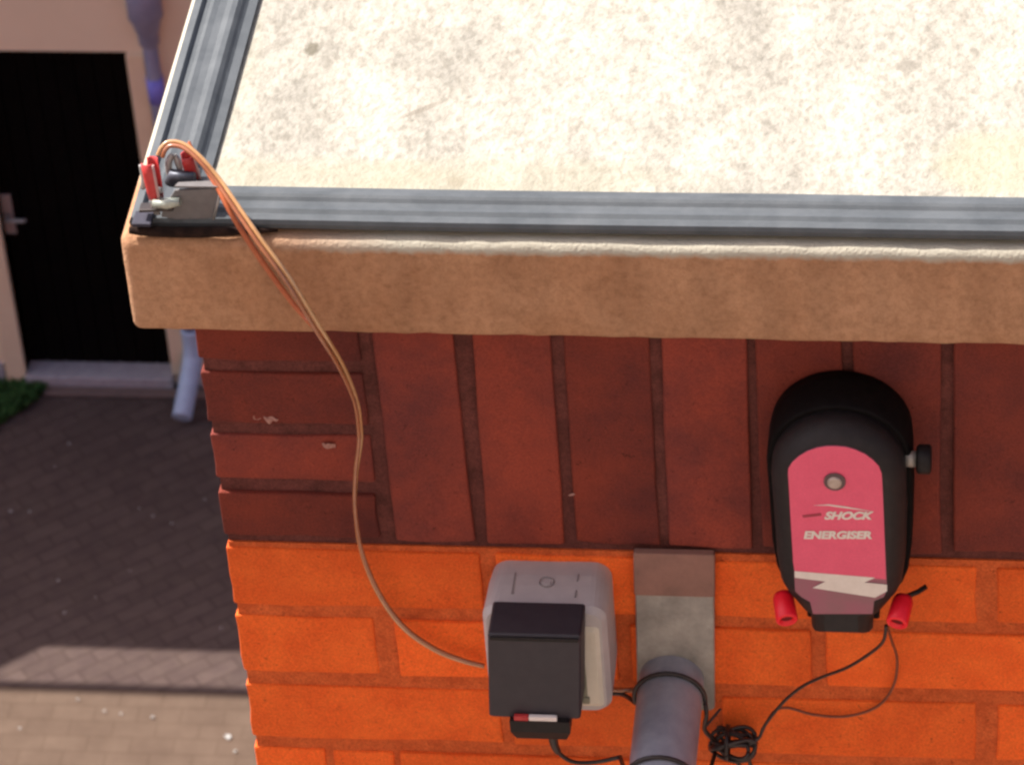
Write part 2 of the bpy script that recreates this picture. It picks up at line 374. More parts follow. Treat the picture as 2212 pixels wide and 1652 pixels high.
# ------------------------------------------------------------------ concrete slab
ST = .082
def slab_material():
    m = mat('stained_concrete', (.38, .19, .098), (.49, .272, .155), 11, .95, .0016, 420, detail=12, grain=.18, gscale=420); n, l, p = nodes_of(m)
    ramp = [x for x in n if x.type == 'VALTORGB'][0]; tc = [x for x in n if x.type == 'TEX_COORD'][0]
    sep = n.new('ShaderNodeSeparateXYZ'); l.new(tc.outputs['Object'], sep.inputs[0])
    nz = n.new('ShaderNodeTexNoise'); nz.inputs['Scale'].default_value = 130; nz.inputs['Detail'].default_value = 5; l.new(tc.outputs['Object'], nz.inputs['Vector'])
    ad = n.new('ShaderNodeMath'); ad.operation = 'MULTIPLY_ADD'; ad.inputs[1].default_value = .007; l.new(nz.outputs[0], ad.inputs[0]); l.new(sep.outputs['Z'], ad.inputs[2])
    mr = n.new('ShaderNodeMapRange'); mr.inputs[1].default_value = .0755; mr.inputs[2].default_value = .0795; l.new(ad.outputs[0], mr.inputs[0])
    mrx = n.new('ShaderNodeMapRange'); mrx.inputs[1].default_value = .10-1.6; mrx.inputs[2].default_value = .20-1.6; l.new(sep.outputs['X'], mrx.inputs[0])
    mry = n.new('ShaderNodeMapRange'); mry.inputs[1].default_value = .02; mry.inputs[2].default_value = .06; l.new(sep.outputs['Y'], mry.inputs[0])
    mxx = n.new('ShaderNodeMath'); mxx.operation = 'MAXIMUM'; l.new(mrx.outputs[0], mxx.inputs[0]); l.new(mry.outputs[0], mxx.inputs[1])
    ml = n.new('ShaderNodeMath'); ml.operation = 'MULTIPLY'; l.new(mr.outputs[0], ml.inputs[0]); l.new(mxx.outputs[0], ml.inputs[1])  # clean pale lip painted sunlit, kept brown at the corner as clip shade
    mx = n.new('ShaderNodeMixRGB'); l.new(ml.outputs[0], mx.inputs[0]); mx.inputs[2].default_value = (.42, .385, .31, 1)
    # dark pitting in blotches
    n2 = n.new('ShaderNodeTexNoise'); n2.inputs['Scale'].default_value = 190; n2.inputs['Detail'].default_value = 10; n2.inputs['Roughness'].default_value = .75; l.new(tc.outputs['Object'], n2.inputs['Vector'])
    r2 = n.new('ShaderNodeValToRGB'); r2.color_ramp.elements[0].position = .34; r2.color_ramp.elements[1].position = .58
    r2.color_ramp.elements[0].color = (.70, .66, .62, 1); r2.color_ramp.elements[1].color = (1, 1, 1, 1); l.new(n2.outputs[0], r2.inputs[0])
    mu = n.new('ShaderNodeMixRGB'); mu.blend_type = 'MULTIPLY'; mu.inputs[0].default_value = 1
    l.new(ramp.outputs[0], mu.inputs[1]); l.new(r2.outputs[0], mu.inputs[2])
    ms = n.new('ShaderNodeMapping'); ms.inputs['Scale'].default_value = (30, 4, 5); l.new(tc.outputs['Object'], ms.inputs[0])
    n3 = n.new('ShaderNodeTexNoise'); n3.inputs['Scale'].default_value = 1; n3.inputs['Detail'].default_value = 6; l.new(ms.outputs[0], n3.inputs['Vector'])
    r3 = n.new('ShaderNodeValToRGB'); r3.color_ramp.elements[0].position = .36; r3.color_ramp.elements[1].position = .56
    r3.color_ramp.elements[0].color = (.88, .87, .86, 1); r3.color_ramp.elements[1].color = (1.04, 1.03, 1.02, 1); l.new(n3.outputs[0], r3.inputs[0])
    m3 = n.new('ShaderNodeMixRGB'); m3.blend_type = 'MULTIPLY'; m3.inputs[0].default_value = 1; l.new(mu.outputs[0], m3.inputs[1]); l.new(r3.outputs[0], m3.inputs[2])
    l.new(m3.outputs[0], mx.inputs[1]); l.new(mx.outputs[0], p.inputs['Base Color'])
    return m
sl = thing('concrete_slab', (1.6, 0, 0), 'thick pale concrete roof slab with a brown weathered front edge, overhanging the brick wall', 'roof slab')
b = bmesh.new(); bmesh.ops.create_cube(b, size=1)
for v in b.verts:
    v.co = Vector((0 if v.co.x < 0 else 3.3, -.045 if v.co.y < 0 else 3.1, 0 if v.co.z < 0 else ST))
def sel(f): return [e for e in b.edges if f((e.verts[0].co+e.verts[1].co)/2)]
bmesh.ops.bevel(b, geom=sel(lambda c: c.z > ST-.001 or (c.x < .001 and c.y < -.04)), offset=.0085, segments=6, affect='EDGES', profile=.5)
bmesh.ops.bevel(b, geom=[e for e in b.edges if max(abs(v.co.z) for v in e.verts) < 1e-5 and e.calc_face_angle(0) > .5], offset=.003, segments=2, affect='EDGES', profile=.5)
long_e = [e for e in b.edges if abs(e.verts[0].co.x-e.verts[1].co.x) > 1]
bmesh.ops.subdivide_edges(b, edges=long_e, cuts=240, use_grid_fill=False)
fr = [f for f in b.faces if abs(f.normal.y+1) < .01]
for f in b.faces: f.normal_update()
vert_e = [e for e in b.edges if abs(e.verts[0].co.z-e.verts[1].co.z) > .05 and e.verts[0].co.y < -.04]
bmesh.ops.subdivide_edges(b, edges=vert_e, cuts=7, use_grid_fill=False)
b.verts.index_update(); mb = MB(); mb.bm(b, True, .5, None, jit=.0011, jscale=55, seed=3)
mb.build('slab', slab_material(), sl)
def roof_material():
    m = mat('pale_mineral_roofing', (.275, .257, .222), (.42, .39, .335), 17, .95, .0018, 330, detail=12, lo=.34, hi=.62, spec=.2, grain=.16, gscale=8); n, l, p = nodes_of(m)
    ramp = [x for x in n if x.type == 'VALTORGB'][0]; tc = [x for x in n if x.type == 'TEX_COORD'][0]
    nz = n.new('ShaderNodeTexNoise'); nz.inputs['Scale'].default_value = 230; nz.inputs['Detail'].default_value = 4; l.new(tc.outputs['Object'], nz.inputs['Vector'])
    r2 = n.new('ShaderNodeValToRGB'); r2.color_ramp.elements[0].position = .3; r2.color_ramp.elements[1].position = .6
    r2.color_ramp.elements[0].color = (.70, .69, .67, 1); r2.color_ramp.elements[1].color = (1.05, 1.05, 1.05, 1); l.new(nz.outputs[0], r2.inputs[0])
    mu = n.new('ShaderNodeMixRGB'); mu.blend_type = 'MULTIPLY'; mu.inputs[0].default_value = 1; l.new(ramp.outputs[0], mu.inputs[1]); l.new(r2.outputs[0], mu.inputs[2])
    cur = mu.outputs[0]
    mq = n.new('ShaderNodeMapping'); mq.inputs['Scale'].default_value = (1, .55, 1); l.new(tc.outputs['Object'], mq.inputs[0])
    for nd in n:
        if nd.type == 'TEX_NOISE' and nd.inputs['Scale'].default_value < 300: l.new(mq.outputs[0], nd.inputs['Vector'])
    # greenish damp tint along the front, a dark stain and a scratch
    o = Vector((1.6, 0, 0))
    def blot(cur, c, rad, col, amt, stretch=(1, 1, 1), rot=0):
        mp = n.new('ShaderNodeMapping'); mp.vector_type = 'TEXTURE'; mp.inputs['Location'].default_value = c-o; mp.inputs['Scale'].default_value = tuple(rad*s for s in stretch); mp.inputs['Rotation'].default_value = (0, 0, rot)
        l.new(tc.outputs['Object'], mp.inputs[0])
        ln = n.new('ShaderNodeVectorMath'); ln.operation = 'LENGTH'; l.new(mp.outputs[0], ln.inputs[0])
        nn = n.new('ShaderNodeTexNoise'); nn.inputs['Scale'].default_value = 2.2; l.new(mp.outputs[0], nn.inputs['Vector'])
        ad = n.new('ShaderNodeMath'); ad.operation = 'MULTIPLY_ADD'; ad.inputs[1].default_value = .9; l.new(nn.outputs[0], ad.inputs[0]); l.new(ln.outputs['Value'], ad.inputs[2])
        mr = n.new('ShaderNodeMapRange'); mr.inputs[1].default_value = 1.05; mr.inputs[2].default_value = 1.5; mr.inputs[3].default_value = amt; mr.inputs[4].default_value = 0; l.new(ad.outputs[0], mr.inputs[0])
        mx = n.new('ShaderNodeMixRGB'); l.new(mr.outputs[0], mx.inputs[0]); l.new(cur, mx.inputs[1]); mx.inputs[2].default_value = (*col, 1); return mx.outputs[0]
    z = ST+.004
    cur = blot(cur, atz(673, 104, z), .008, (.13, .115, .085), .85, (.8, 1.35, 1))
    cur = blot(cur, atz(910, 235, z), .013, (.2, .175, .14), .7, (1.6, .25, 1), math.radians(38))
    cur = blot(cur, atz(985, 390, z), .007, (.2, .16, .12), .6)
    cur = blot(cur, atz(600, 390, z), .06, (.30, .275, .20), .5, (2.6, .55, 1))
    cur = blot(cur, atz(1100, 395, z), .06, (.30, .275, .20), .4, (2.4, .6, 1))
    cur = blot(cur, atz(2150, 350, z), .05, (.32, .30, .20), .5, (1, .9, 1))
    cur = blot(cur, atz(480, 200, z), .05, (.34, .32, .25), .4, (.5, 2.4, 1))
    cur = blot(cur, atz(1960, 140, z), .009, (.2, .18, .15), .7)
    cur = blot(cur, atz(1700, 122, z), .006, (.2, .18, .15), .6)
    l.new(cur, p.inputs['Base Color']); return m
b = bmesh.new(); bmesh.ops.create_grid(b, x_segments=160, y_segments=120, size=.5)
mb = MB(); mb.bm(b, True, .5, Matrix.Translation((.05+.6, .006+.5, ST+.003)) @ Matrix.Diagonal((1.2, 1.0, 1, 1)))
for v in mb.v: v.z += .0008*noise.noise(v*30)
o0 = ST+.003
mb.add([(1.25, .006, o0), (3.25, .006, o0), (3.25, 3.05, o0), (1.25, 3.05, o0), (.05, 1.006, o0), (1.25, 1.006, o0), (1.25, 3.05, o0), (.05, 3.05, o0)], [[0, 1, 2, 3], [4, 5, 6, 7]])
mb.build('roof_covering', roof_material(), sl)

# ------------------------------------------------------------------ ribbed edge trims
prof = [(.0002, .0868), (-.0002, .0905), (.0012, .0935), (.0065, .0942), (.0080, .0925), (.0092, .0907), (.0122, .0907), (.0140, .0917), (.0155, .0926), (.0200, .0918), (.0255, .0918), (.0280, .0936), (.0305, .0946), (.0345, .0944), (.0372, .0922), (.0392, .0900), (.0410, .0886), (.0475, .0880), (.0478, .0860), (.0300, .0860), (.0060, .0868)]
XO, YO = .0080, -.0365
grp = 'metal edge trims round the roof slab'
mb = MB()
N = 90
rings = []
for i in range(N+1):
    t = i/N; ring = []
    for s_, z in prof:
        x = XO+s_+(3.28-XO-s_)*t
        ring.append(Vector((x, YO+s_+.0006*noise.noise(Vector((x*7, 0, 0))), z + .0009*noise.noise(Vector((x*5, 3, 0))))))
    rings.append(ring)
mb.loft(rings, smooth=False)
tag(mb.build('edge_trim', M_alu, origin=(1.6, YO, ST)), 'ribbed grey metal trim running along the front edge of the roof slab', 'trim', grp)
mb = MB(); rings = []
for i in range(N+1):
    t = i/N; ring = []
    for s_, z in prof:
        y = YO+s_+(3.05-YO-s_)*t
        ring.append(Vector((XO+s_+.0006*noise.noise(Vector((y*7, 5, 0))), y, z+.0003 + .0008*noise.noise(Vector((y*5, 9, 0))))))
    rings.append(ring)
mb.loft(rings, smooth=False)
tag(mb.build('edge_trim', M_alu, origin=(XO, 1.5, ST)), 'ribbed grey metal trim running back along the left edge of the roof slab', 'trim', grp)

# ------------------------------------------------------------------ corner plate and crocodile clips
M_plate = mat('grey_plate', (.115, .106, .106), (.15, .138, .138), 120, .6)
cp = thing('corner_plate', (.045, -.035, .096), 'grey angled metal plate standing on the roof corner beside the red clips', 'plate')
PYF = -.0375
A = [aty(378, 412, PYF), aty(474, 408, PYF), aty(458, 472, PYF), aty(380, 474, PYF), aty(348, 468, PYF), aty(352, 452, PYF)]
mb = MB(); mb.prism(A, (0, .002, 0)); mb.build('upright', M_plate, cp)
tz = max(A[0].z, A[1].z)
B = [atz(386, 398, tz), atz(478, 394, tz), A[1]+Vector((0, 0, 0)), A[0]]
B = [Vector((p.x, p.y, tz+.0003)) for p in B]
mb = MB(); mb.prism(B, (0, 0, .0015)); mb.build('top_flange', M_plate, cp)
mb = MB(); mb.tube(smooth_path([aty(280, 497, -.0415), aty(330, 500, -.0425), aty(420, 502, -.0425), aty(480, 500, -.0420), aty(560, 498, -.0385), aty(600, 498, -.0355)], 6), [.0026+.0014*min(1, i/6)-.0042*max(0, (i-16)/14)*.8 for i in range(31)], 10); mb.build('shadow_strip', mat('shadow_brown', (.010, .006, .005), (.03, .016, .012), 150, .9, .0006, 500, spec=.1), cp)  # dark tube painting the shadow under the trim below the clips
mb = MB(); q0 = atz(284, 486, .0955); q1 = atz(322, 458, .0955); mb.box((q0.x, q0.y, .0935), (q1.x+.004, q1.y, .0965), .0008); mb.build('shade_block', mat('shade_navy', (.016, .015, .03), (.028, .025, .045), 90, .7), cp)  # dark block painting the clips' shade on the trim corner
mb = MB(); e0 = A[1]+Vector((.0012, -.001, .0)); e1 = A[2]+Vector((.0012, -.001, 0)); mb.tube([e0, (e0+e1)/2, e1], .0011, 8); mb.build('edge_bead', M_steel, cp)
# fence strips that the clips bite
def strip_thing(a, b_, label):
    a = Vector(a); b_ = Vector(b_)
    M = Matrix.Translation(a)
    d = (b_-a); ln = d.length; q = d.to_track_quat('X', 'Z').to_matrix().to_4x4()
    mb = MB(); mb.box((0, -.0045, -.0012), (ln, .0045, .0012), .0006, 2, M=M @ q)
    return tag(mb.build('contact_strip', M_cable, origin=a), label, 'contact strip', 'dark contact strips on the roof corner')
def clip(pos, ax, side, wid, L, label):
    """crocodile clip: pos = jaw tip, ax = direction up the handle, side = handle width direction"""
    pos = Vector(pos); ax = Vector(ax).normalized(); side = Vector(side); side = (side-ax*side.dot(ax)).normalized(); nrm = ax.cross(side)
    R_ = Matrix((( side.x, nrm.x, ax.x, pos.x), (side.y, nrm.y, ax.y, pos.y), (side.z, nrm.z, ax.z, pos.z), (0, 0, 0, 1)))
    t = thing('crocodile_clip', pos, label, 'clip', 'red crocodile clips on the roof corner')
    for sg in (-1, 1):
        # sleeve: U-shaped channel flaring away from the pivot
        n_ = 7; rings = []
        for i in range(5):
            u = i/4; z = L*(.12+.88*u); off = sg*(.0022+.0016*u); wd_ = wid*(.42+.06*math.sin(math.pi*u))
            ring = []
            for k in range(n_):
                a = math.pi*k/(n_-1); ring.append((math.cos(a)*wd_, off+sg*math.sin(a)*.0032, z))
            for k in range(n_-1, -1, -1):
                a = math.pi*k/(n_-1); ring.append((math.cos(a)*(wd_-.0008), off+sg*math.sin(a)*.0024, z))
            rings.append([R_ @ Vector(p) for p in ring])
        mb = MB(); mb.loft(rings, True); hn = mb.build('handle', M_redplast, t)
        if sg < 0:
            e_ = [R_ @ Vector((wid*.47, -.0040, L*u)) for u in (.14, .35, .6, .98)]
            mb = MB(); mb.tube(e_, .0011, 8); mb.build('edge', mat('pink_highlight', (.42, .24, .22), (.5, .3, .28), 100, .5), hn)  # pale tube paints the light caught along the handle's edge
        rings = []
        for i in range(6):
            u = i/5; z = L*(-.22+.58*u); off = sg*(.0012+.0028*math.sin(math.pi*min(u*1.1, 1))); wd_ = wid*(.22+.16*u)
            rings.append([R_ @ Vector(p) for p in ((-wd_, off, z), (-wd_*.7, off+sg*.002, z), (wd_*.7, off+sg*.002, z), (wd_, off, z), (wd_*.7, off+sg*.0012, z), (-wd_*.7, off+sg*.0012, z))])
        mb = MB(); mb.loft(rings, False); mb.build('jaw', M_steel, t)
    mb = MB(); mb.tube([R_ @ Vector((-wid*.56, 0, L*.34)), R_ @ Vector((wid*.56, 0, L*.34))], .0021, 12)
    mb.tube([R_ @ Vector((wid*.56, 0, L*.34)), R_ @ Vector((wid*.60, 0, L*.34))], .0012, 10); mb.build('rivet', M_steel, t)
    return t
c1 = aty(340, 440, -.034); c1t = aty(322, 346, -.030)
clip(c1, (c1t-c1), (1, -.35, 0), .0105, (c1t-c1).length*.98, 'larger red handled crocodile clip at the front of the roof corner')
c2 = aty(420, 392, -.012); c2t = aty(403, 335, -.010)
clip(c2, (c2t-c2), (1, .25, 0), .0100, (c2t-c2).length*1.0, 'smaller red handled crocodile clip behind, half under the copper cable')
strip_thing(aty(302, 449, -.036), aty(376, 446, -.036), 'dark contact strip under the larger front red clip')
strip_thing(aty(385, 392, -.014), aty(462, 392, -.014), 'dark contact strip under the smaller rear red clip')
# jaw clamps: bright bent cheeks beside each clip
fk = thing('metal_prongs', (.05, 0, .1), 'bright bent metal prongs standing between the two red clips', 'prongs')
for P in ([(366, 385, -.016), (364, 352, -.014), (372, 333, -.012)], [(391, 375, -.014), (384, 350, -.012), (377, 334, -.010)], [(308, 408, -.03), (312, 385, -.028), (304, 356, -.026)]):
    pts = smooth_path([aty(*p) for p in P], 5); mb = MB(); mb.tube(pts, [.0016+.0010*math.sin(math.pi*i/(len(pts)-1)) for i in range(len(pts))], 8); mb.build('prong', M_steel, fk)
mb = MB(); a = aty(393, 388, -.018); mb.tube([a+Vector((-.008, 0, -.003)), a+Vector((-.006, 0, .003)), a+Vector((.010, -.002, .003))], [.005, .0055, .004], 12); mb.build('knuckle', mat('blue_black_metal', (.05, .055, .075), (.09, .095, .12), 100, .45, metal=.4), fk)
mb = MB(); a = aty(360, 440, -.040); mb.tube([a+Vector((-.010, 0, 0)), a, a+Vector((.010, 0, .002))], [.0028, .0042, .003], 12); mb.build('knuckle', mat('greenish_alloy', (.33, .36, .31), (.42, .44, .38), 100, .45, metal=.5), fk)

# ------------------------------------------------------------------ copper coloured twin cable
path = [aty(346, 338, -.014), aty(353, 322, -.012), aty(368, 311, -.010), aty(397, 316, -.012), aty(430, 342, -.020), aty(470, 389, -.032), aty(503, 437, -.046), aty(560, 520, -.068),
        aty(622, 605, -.082), aty(690, 715, -.085), aty(736, 790, -.070), aty(768, 866, -.048), aty(777, 925, -.032), aty(777, 960, -.026), aty(769, 1020, -.020), aty(767, 1100, -.016), aty(781, 1190, -.014),
        aty(818, 1280, -.0125), aty(872, 1354, -.0115), aty(940, 1402, -.0105), aty(1000, 1426, -.010), aty(1046, 1438, -.010)]
tc_ = thing('twin_cable', path[-1], 'copper coloured two core cable looping from the roof corner clips down to the socket', 'cable')
sp = smooth_path(path, 8)
def offset_path(sp, d, tw):
    out = []
    for i, p in enumerate(sp):
        t = (sp[min(i+1, len(sp)-1)]-sp[max(i-1, 0)]).normalized()
        v = (CAM-p).normalized(); s_ = t.cross(v).normalized(); u = i/len(sp)
        a = tw(u); out.append(p + d*(math.cos(a)*s_+math.sin(a)*v))
    return out
tw = lambda u: .25 + .5*math.sin(u*9) + (1.25 if .52 < u else 1.25*max(0, (u-.42)/.1))
A_ = offset_path(sp, .0018, tw); B_ = offset_path(sp, -.0018, tw)
mb = MB(); mb.tube(A_, .0016, 10); mb.build('core', M_copper, tc_)
mb = MB(); mb.tube(B_, .0016, 10); mb.build('core', M_gold, tc_)['label'] = 'pale gold core'
# third strand that lies against the slab face and rejoins the pair under it
st = smooth_path([aty(408, 306, -.008), aty(415, 322, -.012), aty(440, 358, -.022), aty(470, 405, -.036), aty(505, 470, -.0495), aty(560, 556, -.0515), aty(625, 646, -.052), aty(664, 692, -.06), aty(690, 722, -.080), aty(735, 792, -.0675)], 8)
mb = MB(); mb.tube(st, [.0010+.0011*math.sin(math.pi*i/(len(st)-1)) for i in range(len(st))], 10); mb.build('strand', M_rust, tc_)
mb = MB(); mb.tube([aty(1308, 1488, -.008), aty(1345, 1490, -.008), aty(1385, 1489, -.008)], .0020, 10); mb.build('core', M_copper, tc_)

# ------------------------------------------------------------------ socket box with plugged-in charger
M_box = mat('cream_grey_plastic', (.47, .415, .41), (.52, .46, .45), 60, .55, spec=.3)
sk = thing('socket_box', (.284, 0, -.30), 'pale grey outdoor socket box fixed to the orange bricks', 'socket')
mb = MB()
def rrect(x0, x1, z0, z1, r, y, n=6):
    P = []
    for cx, cz, a0 in ((x1-r, z1-r, 0), (x0+r, z1-r, 90), (x0+r, z0+r, 180), (x1-r, z0+r, 270)):
        for k in range(n+1):
            a = math.radians(a0+90*k/n); P.append(Vector((cx+r*math.cos(a), y, cz+r*math.sin(a))))
    return P
mb.loft([rrect(.2395, .3305, -.357, -.2530, .014, 0), rrect(.238, .331, -.358, -.2515, .014, -.018), rrect(.238, .331, -.358, -.2515, .013, -.030), rrect(.2372, .331, -.358, -.2525, .012, -.050), rrect(.2405, .3275, -.3545, -.2555, .010, -.0555)], smooth=False)
mb.build('housing', M_box, sk)
mb = MB(); mb.loft([rrect(.3055, .3255, -.350, -.268, .004, -.0557), rrect(.3085, .3225, -.346, -.272, .003, -.0575)], smooth=False); mb.build('side_rim', mat('lit_cream_rim', (.66, .58, .47), (.72, .64, .53), 60, .5), sk)  # lighter than the housing to paint light falling on this strip
M_olive = mat('olive_grey_plastic', (.20, .19, .13), (.25, .235, .17), 60, .6)
mb = MB(); mb.box((.3095, -.0595, -.315), (.3135, -.0576, -.297), .001); mb.box((.3095, -.0595, -.345), (.3150, -.0576, -.338), .001); mb.box((.3105, -.0586, -.338), (.3135, -.0576, -.315), .0004); mb.build('hinge', M_olive, sk)
mk = mat('moulded_mark', (.26, .22, .215), (.30, .26, .25), 60, .6)
mb = MB(); mb.box((.2585, -.040, -.2517), (.2598, -.016, -.2509), .0002); mb.box((.3065, -.042, -.2517), (.3075, -.034, -.2509), .0002); mb.box((.3065, -.024, -.2517), (.3075, -.016, -.2509), .0002)
c = Vector((.284, -.026, -.2512)); mb.tube([c+.0055*Vector((math.cos(a*.2618), math.sin(a*.2618), 0)) for a in range(25)], .0006, 6); mb.build('moulding', mk, sk)
mb = MB(); mb.tube([c+Vector((0, 0, -.001)), c+Vector((0, 0, .0006))], .003, 14); mb.build('screw', M_box, sk)

M_char = mat('charcoal_plastic', (.022, .017, .024), (.029, .023, .030), 80, .55, .0002, 1600)
cg = thing('power_adapter', (.28, -.075, -.28), 'charcoal power adapter plugged into the pale socket box', 'adapter')
mb = MB(); rings = []
sh = lambda z: (z+.245)*.055
def crect(x0, x1, z0, z1, y, r=.0025):
    return [Vector((p.x+sh(p.z), y, p.z)) for p in rrect(x0, x1, z0, z1, r, y, 4)]
mb.loft([crect(.2470, .3165, -.330, -.2445, -.0565), crect(.2470, .3165, -.330, -.2445, -.0905), crect(.2482, .3153, -.3288, -.2457, -.092)], smooth=False)
mb.build('case', M_char, cg)
mb = MB(); mb.box((.2485, -.0935, -.2500), (.3148, -.0918, -.2466), .0006); mb.build('case_seam', M_black, cg)
mb = MB()
mb.loft([[Vector(p) for p in ((.2585, -.066, -.3285), (.3040, -.066, -.3285), (.3040, -.097, -.3285), (.2585, -.097, -.3285))],
         [Vector(p) for p in ((.2585, -.066, -.340), (.3040, -.066, -.340), (.3040, -.0965, -.340), (.2585, -.0965, -.340))],
         [Vector(p) for p in ((.2620, -.070, -.351), (.3000, -.070, -.351), (.3000, -.092, -.351), (.2620, -.092, -.351))]], smooth=False)
pl = mb.build('plug', M_black, cg)
mb = MB(); mb.box((.2620, -.0968, -.3284), (.2730, -.0930, -.3240), .0006); mb.build('red_sticker', M_redplast, cg)
mb = MB(); mb.box((.2732, -.0966, -.3284), (.2945, -.0930, -.3242), .0006); mb.build('white_sticker', mat('white_sticker', (.72, .62, .58), (.78, .68, .64), 60, .6), cg)

# ------------------------------------------------------------------ grey pipe and the strap above it
fs = mat('weathered_zinc_strap', (.22, .20, .18), (.40, .365, .33), 28, .75, .0006, 300)
stp = thing('wall_duct', (.378, 0, -.31), 'flat weathered grey duct on the wall above the round pipe', 'duct')
lean = lambda P: [Vector((p.x+.030*(p.z+.2375), p.y, p.z)) for p in P]
mb = MB(); mb.loft([lean(rrect(.3490, .4090, -.400, -.2375, .004, -.0005)), lean(rrect(.3490, .4090, -.400, -.2375, .004, -.004)), lean(rrect(.3500, .4080, -.399, -.2385, .004, -.0055))], smooth=False)
mb.build('duct_body', fs, stp)
mb = MB(); mb.loft([lean(rrect(.3484, .4096, -.280, -.2372, .002, -.0008)), lean(rrect(.3484, .4096, -.280, -.2372, .002, -.0062)), lean(rrect(.3490, .4090, -.2794, -.2378, .002, -.0068))], smooth=False); mb.build('collar', mat('reddish_collar', (.22, .115, .09), (.30, .15, .118), 40, .8, .0005, 300), stp)  # reddish band across the top of the duct
M_pipe = mat('blue_grey_pipe', (.21, .215, .26), (.32, .32, .37), 30, .42, .0004, 200)
c0 = aty(1449, 1484, -.014); cdir = Vector((0, -1, -.07)).normalized()
pp = tag(thing('drain_pipe', c0, 'round blue grey pipe jutting out of the brick wall with black cable looped over it', 'pipe'))
mb = MB(); mb.tube([c0+cdir*t for t in (-.01, 0, .05, .1, .2, .30)], .0252, 40, cap=False); mb.tube([c0+cdir*t for t in (.30, .2, .1, 0)], .0225, 40, cap=False)
pb = mb.build('pipe', M_pipe, pp)

# ------------------------------------------------------------------ black cable and its bundle
R0 = .0252+.0022
side = Vector((1, 0, 0)); upv = side.cross(cdir).normalized()
if upv.z < 0: upv = -upv
def over(t, a0, a1, n=12, r=R0):
    return [c0+cdir*(t+0*k)+r*(math.cos(math.radians(a0+(a1-a0)*k/n))*side+math.sin(math.radians(a0+(a1-a0)*k/n))*upv) for k in range(n+1)]
bc = thing('black_cable', aty(1580, 1600, -.02), 'thin black cable from the adapter over the grey pipe to the energiser, bundled half way', 'cable')
lead = [(.288, -.083, -.350), aty(1200, 1610, -.080), aty(1215, 1632, -.078), aty(1245, 1646, -.074), aty(1295, 1644, -.070), aty(1340, 1634, -.070)]
t2 = .096
pts = smooth_path(lead, 8)+over(t2, 165, 10)
endp = pts[-1]
pts += smooth_path([endp, endp+Vector((.004, .015, -.022)), aty(1545, 1625, -.02)], 6)[1:]
mb = MB(); mb.tube(pts, .0017, 10); mb.tube(smooth_path([Vector((.288, -.083, -.349)), aty(1197, 1606, -.081), aty(1206, 1624, -.079)], 4), [.0042, .004, .0038, .0036, .0034, .0032, .003, .0028, .0024], 10)
mb.build('lead', M_cable, bc)
t1 = .0110
mb = MB(); e = over(t1, 195, -8, 16)
mb.tube(smooth_path([aty(1312, 1497, -.007), aty(1345, 1499, -.009), e[0]], 5)[:-1]+e+smooth_path([e[-1], aty(1526, 1545, -.030), aty(1522, 1575, -.024), aty(1545, 1600, -.02)], 6)[1:], .0018, 10)
mb.tube(smooth_path([aty(1522, 1572, -.024), aty(1538, 1552, -.018), aty(1557, 1530, -.010)], 5), .0011, 8)
mb.build('loop', M_cable, bc)
mb = MB()
cc = aty(1583, 1604, -.018)
rd = random.Random(4)
for k in range(8):
    ax_ = .016+rd.uniform(-.003, .0025); az_ = .0085+rd.uniform(-.003, .002); ph = rd.uniform(-.35, .35); cy_ = rd.uniform(-.010, .008); dx, dz = rd.uniform(-.002, .002), rd.uniform(-.003, .003)
    L_ = []
    for i in range(29):
        a = 2*math.pi*i/28; x = ax_*math.cos(a); z = az_*math.sin(a)
        L_.append(cc+Vector((x*math.cos(ph)-z*math.sin(ph)+dx, cy_+.004*math.sin(a*2+k), x*math.sin(ph)+z*math.cos(ph)+dz)))
    mb.tube(L_, .0016, 8)
mb.tube([cc+Vector((-.004, -.0135*math.cos(a*.5236), .0135*math.sin(a*.5236))) for a in range(13)], .0016, 8)
mb.tube(smooth_path([cc+Vector((.012, -.004, -.01)), aty(1618, 1640, -.012), aty(1626, 1665, -.01)], 4), .0017, 8)
mb.tube(smooth_path([cc+Vector((-.004, -.004, -.012)), aty(1590, 1645, -.012), aty(1608, 1662, -.01)], 4), .0014, 8)
mb.build('bundle', M_cable, bc)
mb = MB(); mb.tube(smooth_path([cc+Vector((.013, -.004, .003)), aty(1640, 1592, -.018), aty(1652, 1566, -.016), aty(1690, 1518, -.014), aty(1730, 1484, -.016), aty(1772, 1463, -.022), aty(1830, 1441, -.032), aty(1880, 1410, -.042), aty(1908, 1384, -.05), aty(1914, 1350, -.052)], 8), .0013, 10)
mb.build('lead', M_cable, bc)

mb = MB(); mb.tube(smooth_path([aty(1916, 1352, -.050), aty(1927, 1385, -.030), aty(1938, 1425, -.010), aty(1930, 1480, -.0035), aty(1895, 1525, -.0028), aty(1830, 1546, -.0028), aty(1760, 1543, -.0028), aty(1700, 1528, -.004), aty(1668, 1540, -.010), aty(1642, 1590, -.017)], 8), .0011, 8)  # brown tube laid in as the shadow the cable casts on the bricks
mb.build('lead', mat('cable_shadow_brown', (.14, .035, .014), (.2, .05, .02), 100, .5), bc)['label'] = 'thin brown line standing in for the cable shadow'  # not a real lead, only the cable's shadow

